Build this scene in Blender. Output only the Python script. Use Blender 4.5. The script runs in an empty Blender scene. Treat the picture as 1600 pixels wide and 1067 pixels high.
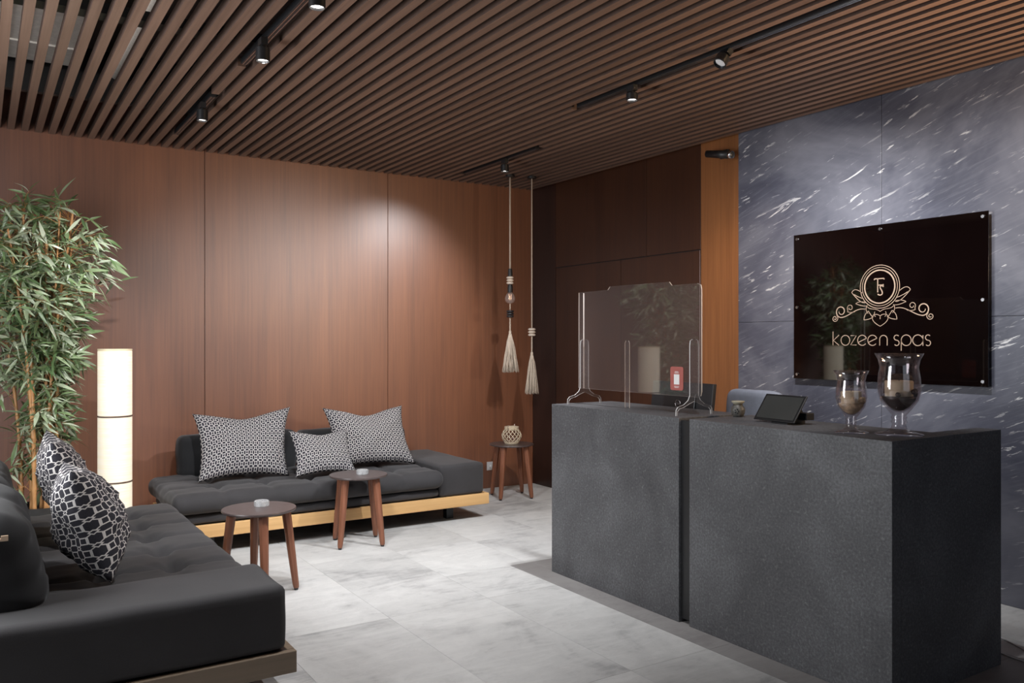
import bpy, bmesh, math, random
from mathutils import Vector, Matrix, noise
random.seed(7)
R = math.radians
PI = math.pi
C = bpy.context.scene.collection
S = bpy.context.scene

# ------------------------------------------------------------------ camera
cam = bpy.data.objects.new('camera', bpy.data.cameras.new('camera'))
C.objects.link(cam)
cam.location = (0, 0, 1.4)
cam.rotation_euler = (R(90), 0, R(-32.679))
cam.data.sensor_width = 36
cam.data.lens = 36 * 1300.24 / 1600
cam.data.shift_y = -0.0007
cam.data.clip_start = 0.05
S.camera = cam

# ------------------------------------------------------------------ light
S.view_settings.view_transform = 'Standard'
S.view_settings.look = 'None'
S.view_settings.gamma = 1
S.view_settings.use_curve_mapping = False
S.view_settings.exposure = 0.0
w = bpy.data.worlds.new('world'); S.world = w; w.use_nodes = True
w.node_tree.nodes['Background'].inputs[0].default_value = (0.75, 0.85, 1, 1)
w.node_tree.nodes['Background'].inputs[1].default_value = 0.6

def area(name, loc, target, sx, sy, power, col=(1, 1, 1)):
    l = bpy.data.lights.new(name, 'AREA'); l.shape = 'RECTANGLE'; l.size = sx; l.size_y = sy
    l.energy = power; l.color = col
    o = bpy.data.objects.new(name, l); C.objects.link(o); o.location = loc
    o.rotation_euler = (Vector(target) - Vector(loc)).to_track_quat('-Z', 'Y').to_euler()
    return o
def spot(name, loc, target, power, angle=70, blend=.8, col=(1, .97, .93), rad=.035):
    l = bpy.data.lights.new(name, 'SPOT'); l.spot_size = R(angle); l.spot_blend = blend
    l.energy = power; l.color = col; l.shadow_soft_size = rad
    o = bpy.data.objects.new(name, l); C.objects.link(o); o.location = loc
    o.rotation_euler = (Vector(target) - Vector(loc)).to_track_quat('-Z', 'Y').to_euler()
    return o
COOL = (.88, .94, 1)
WARM = (1, .82, .62)
area('window_daylight', (-1.15, 3.8, 1.5), (3, 3.9, 1.1), 1.5, 2.2, 105, (.95, .97, 1))      # the glazed side left of the frame
area('rear_fill', (1.5, -2.35, 1.4), (1.8, 4, 1.5), 3.0, 2.0, 1.5, COOL)  # weak soft fill added behind the camera, no entrance seen there
area('plenum_fill', (-1.15, 4.6, 3.0), (.2, 4.6, 3.07), 2.4, .05, 30, (1, .95, .9))      # unseen fill added above the slats to brighten the duct
area('warm_ceiling_fill', (4.35, 1.0, 1.9), (3.2, 3.2, 2.87), .5, .2, 24, (1, .68, .40)).data.spread = R(110)      # unseen warm light added to tint the ceiling on the right
# beams of the track heads that show in the photograph (one per head) and of the track nearer the camera, then added beams with no head
WH = (.95, .97, 1)
spot('beam', (1.15, 5.34, 2.745), (0.4, 6.15, 1.3), 110, 72, 1, WH)
spot('beam', (1.17, 4.04, 2.745), (2.3, 5.9, .5), 150, 100, 1, WH)
spot('beam', (1.17, 3.27, 2.745), (1.2, 4.1, .3), 150, 95, 1, WH)
spot('beam', (3.52, 5.68, 2.745), (3.0, 6.6, 1.5), 95, 95, 1, WH)
spot('beam', (3.17, 3.62, 2.765), (2.5, 5.8, .5), 240, 100, 1, WH)
spot('beam', (3.17, 2.93, 2.755), (4.5, 3.5, 1.6), 150, 90, 1, WH)
spot('beam', (3.17, 2.25, 2.765), (4.5, 2.5, 1.5), 115, 90, 1, WH)
spot('beam', (2.3, 3.5, 2.765), (2.1, 4.6, 0), 130, 95, 1, WH)  # added light on the open floor, no track head here
spot('beam', (2.5, 2.3, 2.765), (3.2, 2.9, 1.0), 75, 60, 1, WH)  # added to brighten the counter top, no track above
spot('beam', (3.95, 3.3, 2.765), (4.6, 4.42, 1.2), 60, 62, 1, WARM)  # added warm light for the pilaster and doors, no track head here

# ------------------------------------------------------------------ node helpers
def mat(name):
    m = bpy.data.materials.new(name); m.use_nodes = True
    nt = m.node_tree
    return m, nt, nt.nodes['Principled BSDF']
def N(nt, t, **kw):
    n = nt.nodes.new(t)
    for k, v in kw.items():
        if k.startswith('i_'):
            key = k[2:]
            key = int(key) if key.isdigit() else key.replace('_', ' ')
            n.inputs[key].default_value = v
        else:
            setattr(n, k, v)
    return n
def L(nt, a, b): nt.links.new(a, b)
def ramp(nt, fac, stops):
    r = N(nt, 'ShaderNodeValToRGB')
    el = r.color_ramp.elements
    while len(el) < len(stops): el.new(.5)
    for e, (p, c) in zip(el, stops):
        e.position = p; e.color = (*c, 1) if len(c) == 3 else c
    L(nt, fac, r.inputs[0])
    return r.outputs[0]
def coords(nt, scale=(1, 1, 1), rot=(0, 0, 0), rnd=False, src='Object'):
    t = N(nt, 'ShaderNodeTexCoord')
    mp = N(nt, 'ShaderNodeMapping'); mp.inputs['Scale'].default_value = scale; mp.inputs['Rotation'].default_value = rot
    L(nt, t.outputs[src], mp.inputs['Vector'])
    if rnd:
        oi = N(nt, 'ShaderNodeObjectInfo')
        mu = N(nt, 'ShaderNodeMath', operation='MULTIPLY'); L(nt, oi.outputs['Random'], mu.inputs[0]); mu.inputs[1].default_value = 37
        L(nt, mu.outputs[0], mp.inputs['Location'])
    return mp.outputs[0]
def nz(nt, vec, scale=5, detail=4, rough=.55, dist=0):
    n = N(nt, 'ShaderNodeTexNoise'); n.inputs['Scale'].default_value = scale; n.inputs['Detail'].default_value = detail
    n.inputs['Roughness'].default_value = rough; n.inputs['Distortion'].default_value = dist
    L(nt, vec, n.inputs['Vector']); return n.outputs['Fac']
def mixc(nt, fac, a, b, mode='MIX'):
    m = N(nt, 'ShaderNodeMix', data_type='RGBA', blend_type=mode)
    for k, v in ((0, fac), (6, a), (7, b)):
        if hasattr(v, 'node'): L(nt, v, m.inputs[k])
        else: m.inputs[k].default_value = v if k == 0 else (*v, 1)
    return m.outputs[2]
def math_(nt, op, a, b=0, clamp=False):
    m = N(nt, 'ShaderNodeMath', operation=op); m.use_clamp = clamp
    for i, v in enumerate((a, b)):
        if hasattr(v, 'node'): L(nt, v, m.inputs[i])
        else: m.inputs[i].default_value = v
    return m.outputs[0]
def bump(nt, bs, h, strength=.2, dist=.01):
    b = N(nt, 'ShaderNodeBump'); b.inputs['Strength'].default_value = strength; b.inputs['Distance'].default_value = dist
    L(nt, h, b.inputs['Height']); L(nt, b.outputs[0], bs.inputs['Normal'])
def plain(name, col, rough=.5, metal=0, noise_amt=.12, emit=0, spec=.5, nscale=30):
    m, nt, bs = mat(name)
    bs.inputs['Roughness'].default_value = rough; bs.inputs['Metallic'].default_value = metal
    bs.inputs['Specular IOR Level'].default_value = spec
    f = nz(nt, coords(nt), nscale, 3)
    c = ramp(nt, f, [(.3, tuple(x * (1 - noise_amt) for x in col)), (.7, tuple(min(1, x * (1 + noise_amt)) for x in col))])
    L(nt, c, bs.inputs['Base Color'])
    if emit:
        bs.inputs['Emission Color'].default_value = (*col, 1); bs.inputs['Emission Strength'].default_value = emit
    return m
def wood(name, lo, hi, axis='Z', fine=60, rough=.4, spec=.5, rnd=False, tint=.25, coat=0):
    m, nt, bs = mat(name)
    a = {'X': 0, 'Y': 1, 'Z': 2}[axis]
    s1 = [fine] * 3; s1[a] = fine * .02
    s2 = [fine * .08] * 3; s2[a] = fine * .008
    f1 = nz(nt, coords(nt, s1, rnd=rnd), 1, 5, .65)
    f2 = nz(nt, coords(nt, s2, rnd=rnd), 1, 4, .6, .6)
    f = math_(nt, 'ADD', math_(nt, 'MULTIPLY', f1, .55), math_(nt, 'MULTIPLY', f2, .45))
    c = ramp(nt, f, [(.32, lo), (.68, hi)])
    if rnd:
        oi = N(nt, 'ShaderNodeObjectInfo')
        v = math_(nt, 'ADD', math_(nt, 'MULTIPLY', oi.outputs['Random'], tint * 2), 1 - tint)
        cm = N(nt, 'ShaderNodeVectorMath', operation='SCALE'); L(nt, c, cm.inputs[0]); L(nt, v, cm.inputs['Scale'])
        c = cm.outputs[0]
    L(nt, c, bs.inputs['Base Color'])
    bs.inputs['Roughness'].default_value = rough; bs.inputs['Specular IOR Level'].default_value = spec
    if coat:
        bs.inputs['Coat Weight'].default_value = coat; bs.inputs['Coat Roughness'].default_value = .47; bs.inputs['Coat IOR'].default_value = 1.75
    bump(nt, bs, f1, .12, .002)
    return m

M = {}
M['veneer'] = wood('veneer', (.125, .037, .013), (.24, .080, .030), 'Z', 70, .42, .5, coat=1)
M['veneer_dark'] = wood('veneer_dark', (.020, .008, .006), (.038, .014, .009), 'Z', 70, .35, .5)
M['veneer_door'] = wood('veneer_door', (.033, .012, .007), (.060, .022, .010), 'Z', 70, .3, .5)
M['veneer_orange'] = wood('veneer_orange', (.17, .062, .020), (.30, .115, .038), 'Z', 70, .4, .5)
M['slat'] = wood('slat_wood', (.125, .073, .050), (.225, .140, .100), 'Y', 60, .45, .5, True, .16)
M['ash'] = wood('light_wood', (.50, .27, .10), (.78, .49, .22), 'X', 28, .45, .4)
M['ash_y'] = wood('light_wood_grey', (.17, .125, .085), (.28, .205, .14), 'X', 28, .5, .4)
M['walnut'] = wood('walnut', (.15, .055, .028), (.27, .105, .058), 'Z', 60, .4, .45)
M['tabletop'] = plain('dark_tabletop', (.075, .055, .052), .32, 0, .15)
M['black'] = plain('black_metal', (.012, .012, .013), .4)
M['black_soft'] = plain('black_plastic', (.018, .018, .02), .5)
M['plenum'] = plain('plenum_paint', (.05, .035, .033), .8)
M['duct'] = plain('galvanised_duct', (.80, .76, .72), .5, 0, .1)
M['chrome'] = plain('steel', (.7, .7, .72), .22, 1, .05)
M['rope'] = plain('cotton_rope', (.62, .52, .42), .9, 0, .2, nscale=200)
M['bead'] = plain('cream_bead', (.72, .62, .52), .6, 0, .08)
M['beadb'] = plain('black_bead', (.02, .018, .02), .35, 0, .1)
M['white'] = plain('white_plastic', (.75, .75, .75), .4, 0, .03)
M['cream'] = plain('candle_wax', (.80, .68, .46), .5, 0, .1)
M['pebble'] = plain('dark_pebbles', (.035, .02, .016), .3, 0, .5, nscale=60)
M['shell'] = plain('pale_shells', (.68, .52, .32), .5, 0, .4, nscale=50)
M['gold'] = plain('sign_gold', (.50, .36, .26), .4, .2, .05)
M['pot'] = plain('dark_pot', (.03, .028, .027), .6)
M['cane'] = wood('bamboo_cane', (.42, .19, .07), (.62, .34, .14), 'Z', 40, .4)
M['ceramic'] = plain('grey_ceramic', (.10, .095, .085), .45, 0, .5, nscale=70)
M['ceramic_lip'] = plain('ceramic_lip', (.38, .35, .26), .5, 0, .15)
M['chair'] = plain('grey_blue_fabric', (.17, .18, .215), .75, 0, .08)
M['wicker'] = plain('pale_wicker', (.60, .50, .36), .7, 0, .25, nscale=120)
M['strap'] = plain('pale_trim', (.55, .40, .28), .5)

# leaf
m, nt, bs = mat('bamboo_leaf'); M['leaf'] = m
oi = N(nt, 'ShaderNodeObjectInfo')
f = nz(nt, coords(nt, src='Object'), 9, 2)
g = N(nt, 'ShaderNodeNewGeometry')
rv = math_(nt, 'FRACT', math_(nt, 'ADD', oi.outputs['Random'], g.outputs['Random Per Island']))
c = ramp(nt, rv, [(0, (.07, .14, .045)), (.4, (.22, .31, .14)), (1, (.68, .72, .56))])
L(nt, mixc(nt, .35, c, ramp(nt, f, [(.3, (.05, .09, .03)), (.7, (.26, .33, .17))])), bs.inputs['Base Color'])
bs.inputs['Roughness'].default_value = .30
bs.inputs['Subsurface Weight'].default_value = .0

# sofa fabric
def fabric(name, lo, hi, rough=.85):
    m, nt, bs = mat(name)
    f = nz(nt, coords(nt), 260, 3, .7); f2 = nz(nt, coords(nt), 3, 3)
    c = ramp(nt, math_(nt, 'ADD', math_(nt, 'MULTIPLY', f, .4), math_(nt, 'MULTIPLY', f2, .6)), [(.35, lo), (.65, hi)])
    L(nt, c, bs.inputs['Base Color']); bs.inputs['Roughness'].default_value = rough
    bs.inputs['Sheen Weight'].default_value = .12; bs.inputs['Sheen Roughness'].default_value = .5
    bump(nt, bs, f, .15, .001)
    return m
M['fabric'] = fabric('charcoal_fabric', (.023, .021, .022), (.037, .034, .036))
M['fabric_dark'] = fabric('black_fabric', (.009, .009, .010), (.014, .014, .016))

# cushion pattern: linked white square outlines on charcoal
def pattern(name, nx, ny):
    m, nt, bs = mat(name)
    t = N(nt, 'ShaderNodeTexCoord'); sp = N(nt, 'ShaderNodeSeparateXYZ'); L(nt, t.outputs['UV'], sp.inputs[0])
    u = math_(nt, 'MULTIPLY', sp.outputs[0], nx); v = math_(nt, 'MULTIPLY', sp.outputs[1], ny)
    a = math_(nt, 'ABSOLUTE', math_(nt, 'SUBTRACT', math_(nt, 'FRACT', u), .5))
    b = math_(nt, 'ABSOLUTE', math_(nt, 'SUBTRACT', math_(nt, 'FRACT', v), .5))
    mx = math_(nt, 'MAXIMUM', a, b)
    sq = math_(nt, 'LESS_THAN', math_(nt, 'ABSOLUTE', math_(nt, 'SUBTRACT', mx, .24)), .045)
    # links running from the corners of each square to its neighbours, with a small lozenge where they meet
    dg = math_(nt, 'MULTIPLY', math_(nt, 'LESS_THAN', math_(nt, 'ABSOLUTE', math_(nt, 'SUBTRACT', a, b)), .045), math_(nt, 'GREATER_THAN', mx, .24))
    far = math_(nt, 'ADD', a, b)
    dg = math_(nt, 'MULTIPLY', dg, math_(nt, 'LESS_THAN', far, .84))
    lz = math_(nt, 'LESS_THAN', math_(nt, 'ABSOLUTE', math_(nt, 'SUBTRACT', far, .84)), .045)
    fc = math_(nt, 'MAXIMUM', sq, math_(nt, 'MAXIMUM', dg, lz))
    f = nz(nt, coords(nt), 300, 2)
    dark = ramp(nt, f, [(.3, (.013, .012, .018)), (.7, (.028, .026, .036))])
    lite = ramp(nt, f, [(.3, (.50, .47, .45)), (.7, (.74, .70, .67))])
    L(nt, mixc(nt, fc, dark, lite), bs.inputs['Base Color']); bs.inputs['Roughness'].default_value = .85
    bump(nt, bs, f, .1, .001)
    return m
M['pat'] = pattern('linked_square_pattern', 19, 13)
M['pat_s'] = pattern('linked_square_pattern_small', 14, 9)
M['pat_near'] = pattern('linked_square_pattern_near', 11, 9)

# floor tile
def tilemat(name, lo, hi, tint=.13):
    m, nt, bs = mat(name)
    v = coords(nt, rnd=True)
    f1 = nz(nt, v, 1.6, 6, .6, 1.2); f2 = nz(nt, v, 9, 5, .65, .5)
    st = coords(nt, (1.5, 7, 1), (0, 0, R(25)), rnd=True)
    f3 = nz(nt, st, 1.3, 6, .7, 1.5)
    f = math_(nt, 'ADD', math_(nt, 'MULTIPLY', f1, .5), math_(nt, 'ADD', math_(nt, 'MULTIPLY', f2, .2), math_(nt, 'MULTIPLY', f3, .3)))
    c = ramp(nt, f, [(.38, lo), (.47, tuple(a * .35 + b * .65 for a, b in zip(lo, hi))), (.60, hi)])
    vein = ramp(nt, math_(nt, 'ABSOLUTE', math_(nt, 'SUBTRACT', f3, .5)), [(0, (1, 1, 1)), (.02, (0, 0, 0))])
    c = mixc(nt, math_(nt, 'MULTIPLY', vein, .22), c, tuple(x * .55 for x in hi))
    oi = N(nt, 'ShaderNodeObjectInfo')
    k = math_(nt, 'ADD', math_(nt, 'MULTIPLY', oi.outputs['Random'], tint * 2), 1 - tint)
    cm = N(nt, 'ShaderNodeVectorMath', operation='SCALE'); L(nt, c, cm.inputs[0]); L(nt, k, cm.inputs['Scale'])
    L(nt, cm.outputs[0], bs.inputs['Base Color']); bs.inputs['Roughness'].default_value = .5
    bump(nt, bs, f2, .08, .002)
    return m
M['tile'] = tilemat('floor_tile', (.34, .335, .33), (.60, .59, .57), .09)
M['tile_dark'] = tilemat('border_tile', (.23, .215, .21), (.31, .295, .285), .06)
M['grout'] = plain('grout', (.30, .29, .28), .9)

# dark stone wall with white flecks running up to the right
m, nt, bs = mat('dark_marble'); M['marble'] = m
t = N(nt, 'ShaderNodeTexCoord')
def dotv(v):
    d = N(nt, 'ShaderNodeVectorMath', operation='DOT_PRODUCT'); L(nt, t.outputs['Object'], d.inputs[0]); d.inputs[1].default_value = v
    return d.outputs['Value']
an = R(20)
al = dotv((0, -math.cos(an), math.sin(an))); ac = dotv((0, math.sin(an), math.cos(an)))
def sv(a_, b_, off=0):
    cx = N(nt, 'ShaderNodeCombineXYZ'); L(nt, math_(nt, 'MULTIPLY', al, a_ * .75), cx.inputs[0]); L(nt, math_(nt, 'MULTIPLY', ac, b_), cx.inputs[1]); cx.inputs[2].default_value = off
    return cx.outputs[0]
cloud = nz(nt, sv(1.0, 1.0), 1, 5, .65, .8)
fine = nz(nt, sv(5, 55), 1, 5, .7, .8)
sA = nz(nt, sv(3.2, 15, 3), 1, 7, .66, 1.4)
sB = nz(nt, sv(9, 42, 9), 1, 5, .6, .6)
sC = nz(nt, sv(.8, 8, 14), 1, 6, .6, 1.6)
msk = ramp(nt, nz(nt, sv(1.4, 2.2, 5), 1, 3), [(.42, (0, 0, 0)), (.62, (1, 1, 1))])
base = ramp(nt, cloud, [(.3, (.040, .041, .058)), (.46, (.080, .082, .108)), (.66, (.19, .19, .22))])
base = mixc(nt, math_(nt, 'MULTIPLY', ramp(nt, fine, [(.5, (0, 0, 0)), (.75, (1, 1, 1))]), .40), base, (.20, .20, .23))
msk2 = ramp(nt, nz(nt, sv(1.0, 2.6, 25), 1, 4), [(.40, (.15, .15, .15)), (.58, (1, 1, 1))])
wh = math_(nt, 'MULTIPLY', ramp(nt, sA, [(.648, (0, 0, 0)), (.676, (1, 1, 1))]), msk2)
wb = math_(nt, 'MULTIPLY', ramp(nt, sB, [(.60, (0, 0, 0)), (.66, (1, 1, 1))]), msk)
wc = math_(nt, 'MULTIPLY', ramp(nt, sC, [(.675, (0, 0, 0)), (.70, (1, 1, 1))]), .8)
wt = math_(nt, 'MAXIMUM', wh, math_(nt, 'MAXIMUM', wb, wc))
col = mixc(nt, math_(nt, 'MULTIPLY', wt, .85), base, (.80, .78, .76))
L(nt, col, bs.inputs['Base Color']); bs.inputs['Roughness'].default_value = .3
bump(nt, bs, fine, .1, .002)

# reception counter: dark speckled stone laminate
m, nt, bs = mat('counter_stone'); M['counter'] = m
v = coords(nt)
c1 = nz(nt, v, 2.2, 5, .6, .4); c2 = nz(nt, v, 90, 4, .7); c3 = nz(nt, v, 45, 3, .6)
f = math_(nt, 'ADD', math_(nt, 'MULTIPLY', c1, .45), math_(nt, 'MULTIPLY', c2, .55))
c = ramp(nt, f, [(.38, (.054, .053, .057)), (.5, (.088, .088, .093)), (.64, (.150, .151, .160))])
c = mixc(nt, math_(nt, 'MULTIPLY', ramp(nt, c3, [(.6, (0, 0, 0)), (.72, (1, 1, 1))]), .35), c, (.22, .22, .22))
L(nt, c, bs.inputs['Base Color']); bs.inputs['Roughness'].default_value = .58
bump(nt, bs, c2, .15, .002)

def glass(name, tint, ior=1.45, rough=0.0, haze=0):
    m = bpy.data.materials.new(name); m.use_nodes = True; nt = m.node_tree
    nt.nodes.remove(nt.nodes['Principled BSDF'])
    out = [n for n in nt.nodes if n.type == 'OUTPUT_MATERIAL'][0]
    tr = N(nt, 'ShaderNodeBsdfTransparent'); tr.inputs[0].default_value = (*tint, 1)
    gl = N(nt, 'ShaderNodeBsdfGlossy'); gl.inputs['Roughness'].default_value = rough
    fr = N(nt, 'ShaderNodeFresnel'); ge = N(nt, 'ShaderNodeNewGeometry')
    L(nt, math_(nt, 'ADD', math_(nt, 'MULTIPLY', ge.outputs['Backfacing'], 1 / ior - ior), ior), fr.inputs[0])
    mx = N(nt, 'ShaderNodeMixShader'); L(nt, fr.outputs[0], mx.inputs[0]); L(nt, tr.outputs[0], mx.inputs[1]); L(nt, gl.outputs[0], mx.inputs[2])
    if haze:
        df = N(nt, 'ShaderNodeBsdfDiffuse'); df.inputs[0].default_value = (.8, .78, .78, 1)
        m2 = N(nt, 'ShaderNodeMixShader'); m2.inputs[0].default_value = haze
        L(nt, mx.outputs[0], m2.inputs[1]); L(nt, df.outputs[0], m2.inputs[2]); mx = m2
    L(nt, mx.outputs[0], out.inputs[0])
    return m
M['acrylic'] = glass('clear_acrylic', (.95, .94, .94), 1.55, haze=.022)
M['acrylic_edge'] = plain('acrylic_edge', (.72, .70, .68), .25, 0, .03)
M['smoke'] = glass('smoked_glass', (.90, .87, .88), 1.9, haze=.008)
M['clear'] = glass('clear_glass', (.90, .92, .92), 1.8, haze=.25)
M['amber'] = glass('amber_bulb_glass', (.97, .87, .80), 1.6, haze=.12)
# sign panel
m, nt, bs = mat('black_glass_sign'); M['sign'] = m
bs.inputs['Roughness'].default_value = .03; bs.inputs['IOR'].default_value = 1.72
L(nt, ramp(nt, nz(nt, coords(nt), 2, 2), [(.3, (.002, .001, .001)), (.7, (.004, .002, .002))]), bs.inputs['Base Color'])
# screen
m, nt, bs = mat('dark_screen'); M['screen'] = m
bs.inputs['Roughness'].default_value = .22
L(nt, ramp(nt, nz(nt, coords(nt), 3, 2), [(.3, (.038, .040, .038)), (.7, (.050, .050, .048))]), bs.inputs['Base Color'])
# lamp paper, lit from inside
m, nt, bs = mat('lit_paper'); M['paper'] = m
f = nz(nt, coords(nt, (1, 1, 30)), 4, 4)
c = ramp(nt, f, [(.3, (.93, .82, .62)), (.7, (1, .91, .74))])
L(nt, c, bs.inputs['Base Color']); L(nt, c, bs.inputs['Emission Color']); bs.inputs['Emission Strength'].default_value = .24
bs.inputs['Roughness'].default_value = .9
m, nt, bs = mat('lens_glow'); M['lens'] = m
bs.inputs['Base Color'].default_value = (.9, .9, .9, 1); bs.inputs['Emission Color'].default_value = (1, .95, .9, 1); bs.inputs['Emission Strength'].default_value = 6
m, nt, bs = mat('filament_glow'); M['filament'] = m
bs.inputs['Emission Color'].default_value = (1, .6, .35, 1); bs.inputs['Emission Strength'].default_value = 2
M['sticker'] = plain('red_card', (.42, .12, .10), .4, 0, .08)
M['sticker_w'] = plain('white_print', (.85, .83, .80), .5, 0, .02)

# ------------------------------------------------------------------ mesh helpers
def link(name, me, m=None, parent=None, smooth=None, bevel=0):
    o = bpy.data.objects.new(name, me); C.objects.link(o)
    if m is not None and not me.materials: me.materials.append(M[m] if isinstance(m, str) else m)
    if smooth: me.polygons.foreach_set('use_smooth', [True] * len(me.polygons))
    if bevel:
        b = o.modifiers.new('bevel', 'BEVEL'); b.width = bevel; b.segments = 2; b.limit_method = 'ANGLE'
    if parent: o.parent = parent
    return o
def mesh(name, vs, fs):
    me = bpy.data.meshes.new(name); me.from_pydata([tuple(v) for v in vs], [], fs); me.update(); return me
BOXF = [(0, 3, 2, 1), (4, 5, 6, 7), (0, 1, 5, 4), (1, 2, 6, 5), (2, 3, 7, 6), (3, 0, 4, 7)]
class MB:
    def __init__(s): s.v = []; s.f = []
    def add(s, vs, fs):
        k = len(s.v); s.v += [tuple(v) for v in vs]; s.f += [tuple(i + k for i in f) for f in fs]; return s
    def box(s, x0, x1, y0, y1, z0, z1):
        return s.add([(x0, y0, z0), (x1, y0, z0), (x1, y1, z0), (x0, y1, z0), (x0, y0, z1), (x1, y0, z1), (x1, y1, z1), (x0, y1, z1)], BOXF)
    def tube(s, pts, r, n=8, cap=True):
        pts = [Vector(p) for p in pts]; rr = r if isinstance(r, (list, tuple)) else [r] * len(pts)
        vs = []; up = None
        for i, p in enumerate(pts):
            d = (pts[min(i + 1, len(pts) - 1)] - pts[max(i - 1, 0)]).normalized()
            if up is None: up = Vector((0, 0, 1)) if abs(d.z) < .9 else Vector((1, 0, 0))
            a = d.cross(up).normalized(); b = a.cross(d).normalized(); up = b
            for k in range(n):
                t_ = 2 * PI * k / n; vs.append(p + (a * math.cos(t_) + b * math.sin(t_)) * rr[i])
        fs = []
        for i in range(len(pts) - 1):
            for k in range(n): fs.append((i * n + k, i * n + (k + 1) % n, (i + 1) * n + (k + 1) % n, (i + 1) * n + k))
        if cap: fs.append(tuple(range(n))[::-1]); fs.append(tuple((len(pts) - 1) * n + k for k in range(n)))
        return s.add(vs, fs)
    def lathe(s, prof, n=32, c=(0, 0, 0)):
        vs = []; fs = []
        for (r, z) in prof:
            for k in range(n):
                t_ = 2 * PI * k / n; vs.append((c[0] + r * math.cos(t_), c[1] + r * math.sin(t_), c[2] + z))
        for i in range(len(prof) - 1):
            for k in range(n): fs.append((i * n + k, i * n + (k + 1) % n, (i + 1) * n + (k + 1) % n, (i + 1) * n + k))
        if prof[0][0] > 1e-5: fs.append(tuple(range(n))[::-1])
        if prof[-1][0] > 1e-5: fs.append(tuple((len(prof) - 1) * n + k for k in range(n)))
        return s.add(vs, fs)
    def prism(s, poly, fn, t0, t1):
        n = len(poly); vs = [fn(a, b, t0) for a, b in poly] + [fn(a, b, t1) for a, b in poly]
        fs = [tuple(range(n))[::-1], tuple(range(n, 2 * n))] + [(i, (i + 1) % n, n + (i + 1) % n, n + i) for i in range(n)]
        return s.add(vs, fs)
    def build(s, name, m=None, parent=None, smooth=False, bevel=0, ident=False, angle=None):
        me = mesh(name, s.v, s.f)
        bm = bmesh.new(); bm.from_mesh(me)
        bmesh.ops.recalc_face_normals(bm, faces=bm.faces)
        bm.to_mesh(me); bm.free()
        o = link(name, me, m, parent, smooth, bevel)
        if angle is not None:
            me.polygons.foreach_set('use_smooth', [True] * len(me.polygons)); me.set_sharp_from_angle(angle=R(angle))
        return o
def empty(name, loc, rz=0):
    o = bpy.data.objects.new(name, None); C.objects.link(o); o.location = loc; o.rotation_euler = (0, 0, rz); o.empty_display_size = .1
    return o
def tag(o, label=None, cat=None, group=None, kind=None):
    if label: o['label'] = label
    if cat: o['category'] = cat
    if group: o['group'] = group
    if kind: o['kind'] = kind
    return o
def struct(o): o['kind'] = 'structure'; return o
def box(name, m, x0, x1, y0, y1, z0, z1, parent=None, bevel=0):
    return MB().box(x0, x1, y0, y1, z0, z1).build(name, m, parent, bevel=bevel)
def copy_tree(o, parent=None):
    c_ = o.copy(); C.objects.link(c_); c_.parent = parent
    for ch in list(o.children): copy_tree(ch, c_)
    return c_

H = 2.875; YW = 6.777; XM = 4.592; XL = -1.25; YR = -2.5

# ------------------------------------------------------------------ floor
floor = struct(box('floor', 'grout', XL, XM + .15, YR, YW + .15, -.12, -.0045))
DX0, DX1, DY0, DY1 = 2.933, 3.726, 1.888, 4.125
HX0, HX1, HY0, HY1 = 2.79, 3.87, 1.62, 4.372
def tile(x0, x1, y0, y1, m, name='tile'):
    g = .0006
    return MB().box(-(x1 - x0) / 2 + g, (x1 - x0) / 2 - g, -(y1 - y0) / 2 + g, (y1 - y0) / 2 - g, -.0045, 0), ((x0 + x1) / 2, (y0 + y1) / 2, 0), m, name
shared = {}
def put_tile(x0, x1, y0, y1, m='tile'):
    if x1 - x0 < .02 or y1 - y0 < .02: return
    key = (round(x1 - x0, 3), round(y1 - y0, 3), m)
    mb, loc, mm, nm = tile(x0, x1, y0, y1, m)
    if key in shared:
        o = bpy.data.objects.new('tile', shared[key]); C.objects.link(o); o.parent = floor
    else:
        o = mb.build('tile', mm, floor); shared[key] = o.data
    o.location = loc
xs = [1.75 + .5833 * k for k in range(-6, 6)]
off = {0: 0.0, 1: .59, 2: .98, 3: .3}
for i, x0 in enumerate(xs[:-1]):
    x1 = min(x0 + .5833, XM); x0c = max(x0, XL)
    if x1 <= x0c: continue
    k0 = {5: 3.87, 6: 2.70, 7: 2.70, 8: 5.02 - 1.18}.get(i, 2.7 + off[i % 4])
    y = k0 - 1.18 * 6
    while y < YW:
        a, b = max(y, YR), min(y + 1.18, YW)
        if b > a:
            # cut out the dark border rectangle
            if x1 <= HX0 or x0c >= HX1 or b <= HY0 or a >= HY1: put_tile(x0c, x1, a, b)
            else:
                if a < HY0: put_tile(x0c, x1, a, HY0)
                if b > HY1: put_tile(x0c, x1, HY1, b)
                aa, bb = max(a, HY0), min(b, HY1)
                if x0c < HX0: put_tile(x0c, HX0, aa, bb)
                if x1 > HX1: put_tile(HX1, x1, aa, bb)
        y += 1.18
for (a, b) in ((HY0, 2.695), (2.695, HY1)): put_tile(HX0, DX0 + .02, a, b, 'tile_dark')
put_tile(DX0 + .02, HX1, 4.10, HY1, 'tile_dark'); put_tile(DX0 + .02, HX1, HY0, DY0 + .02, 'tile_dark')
put_tile(DX0 + .02, HX1, DY0 + .02, 3.0, 'tile_dark'); put_tile(DX0 + .02, HX1, 3.0, 4.10, 'tile_dark')

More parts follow.
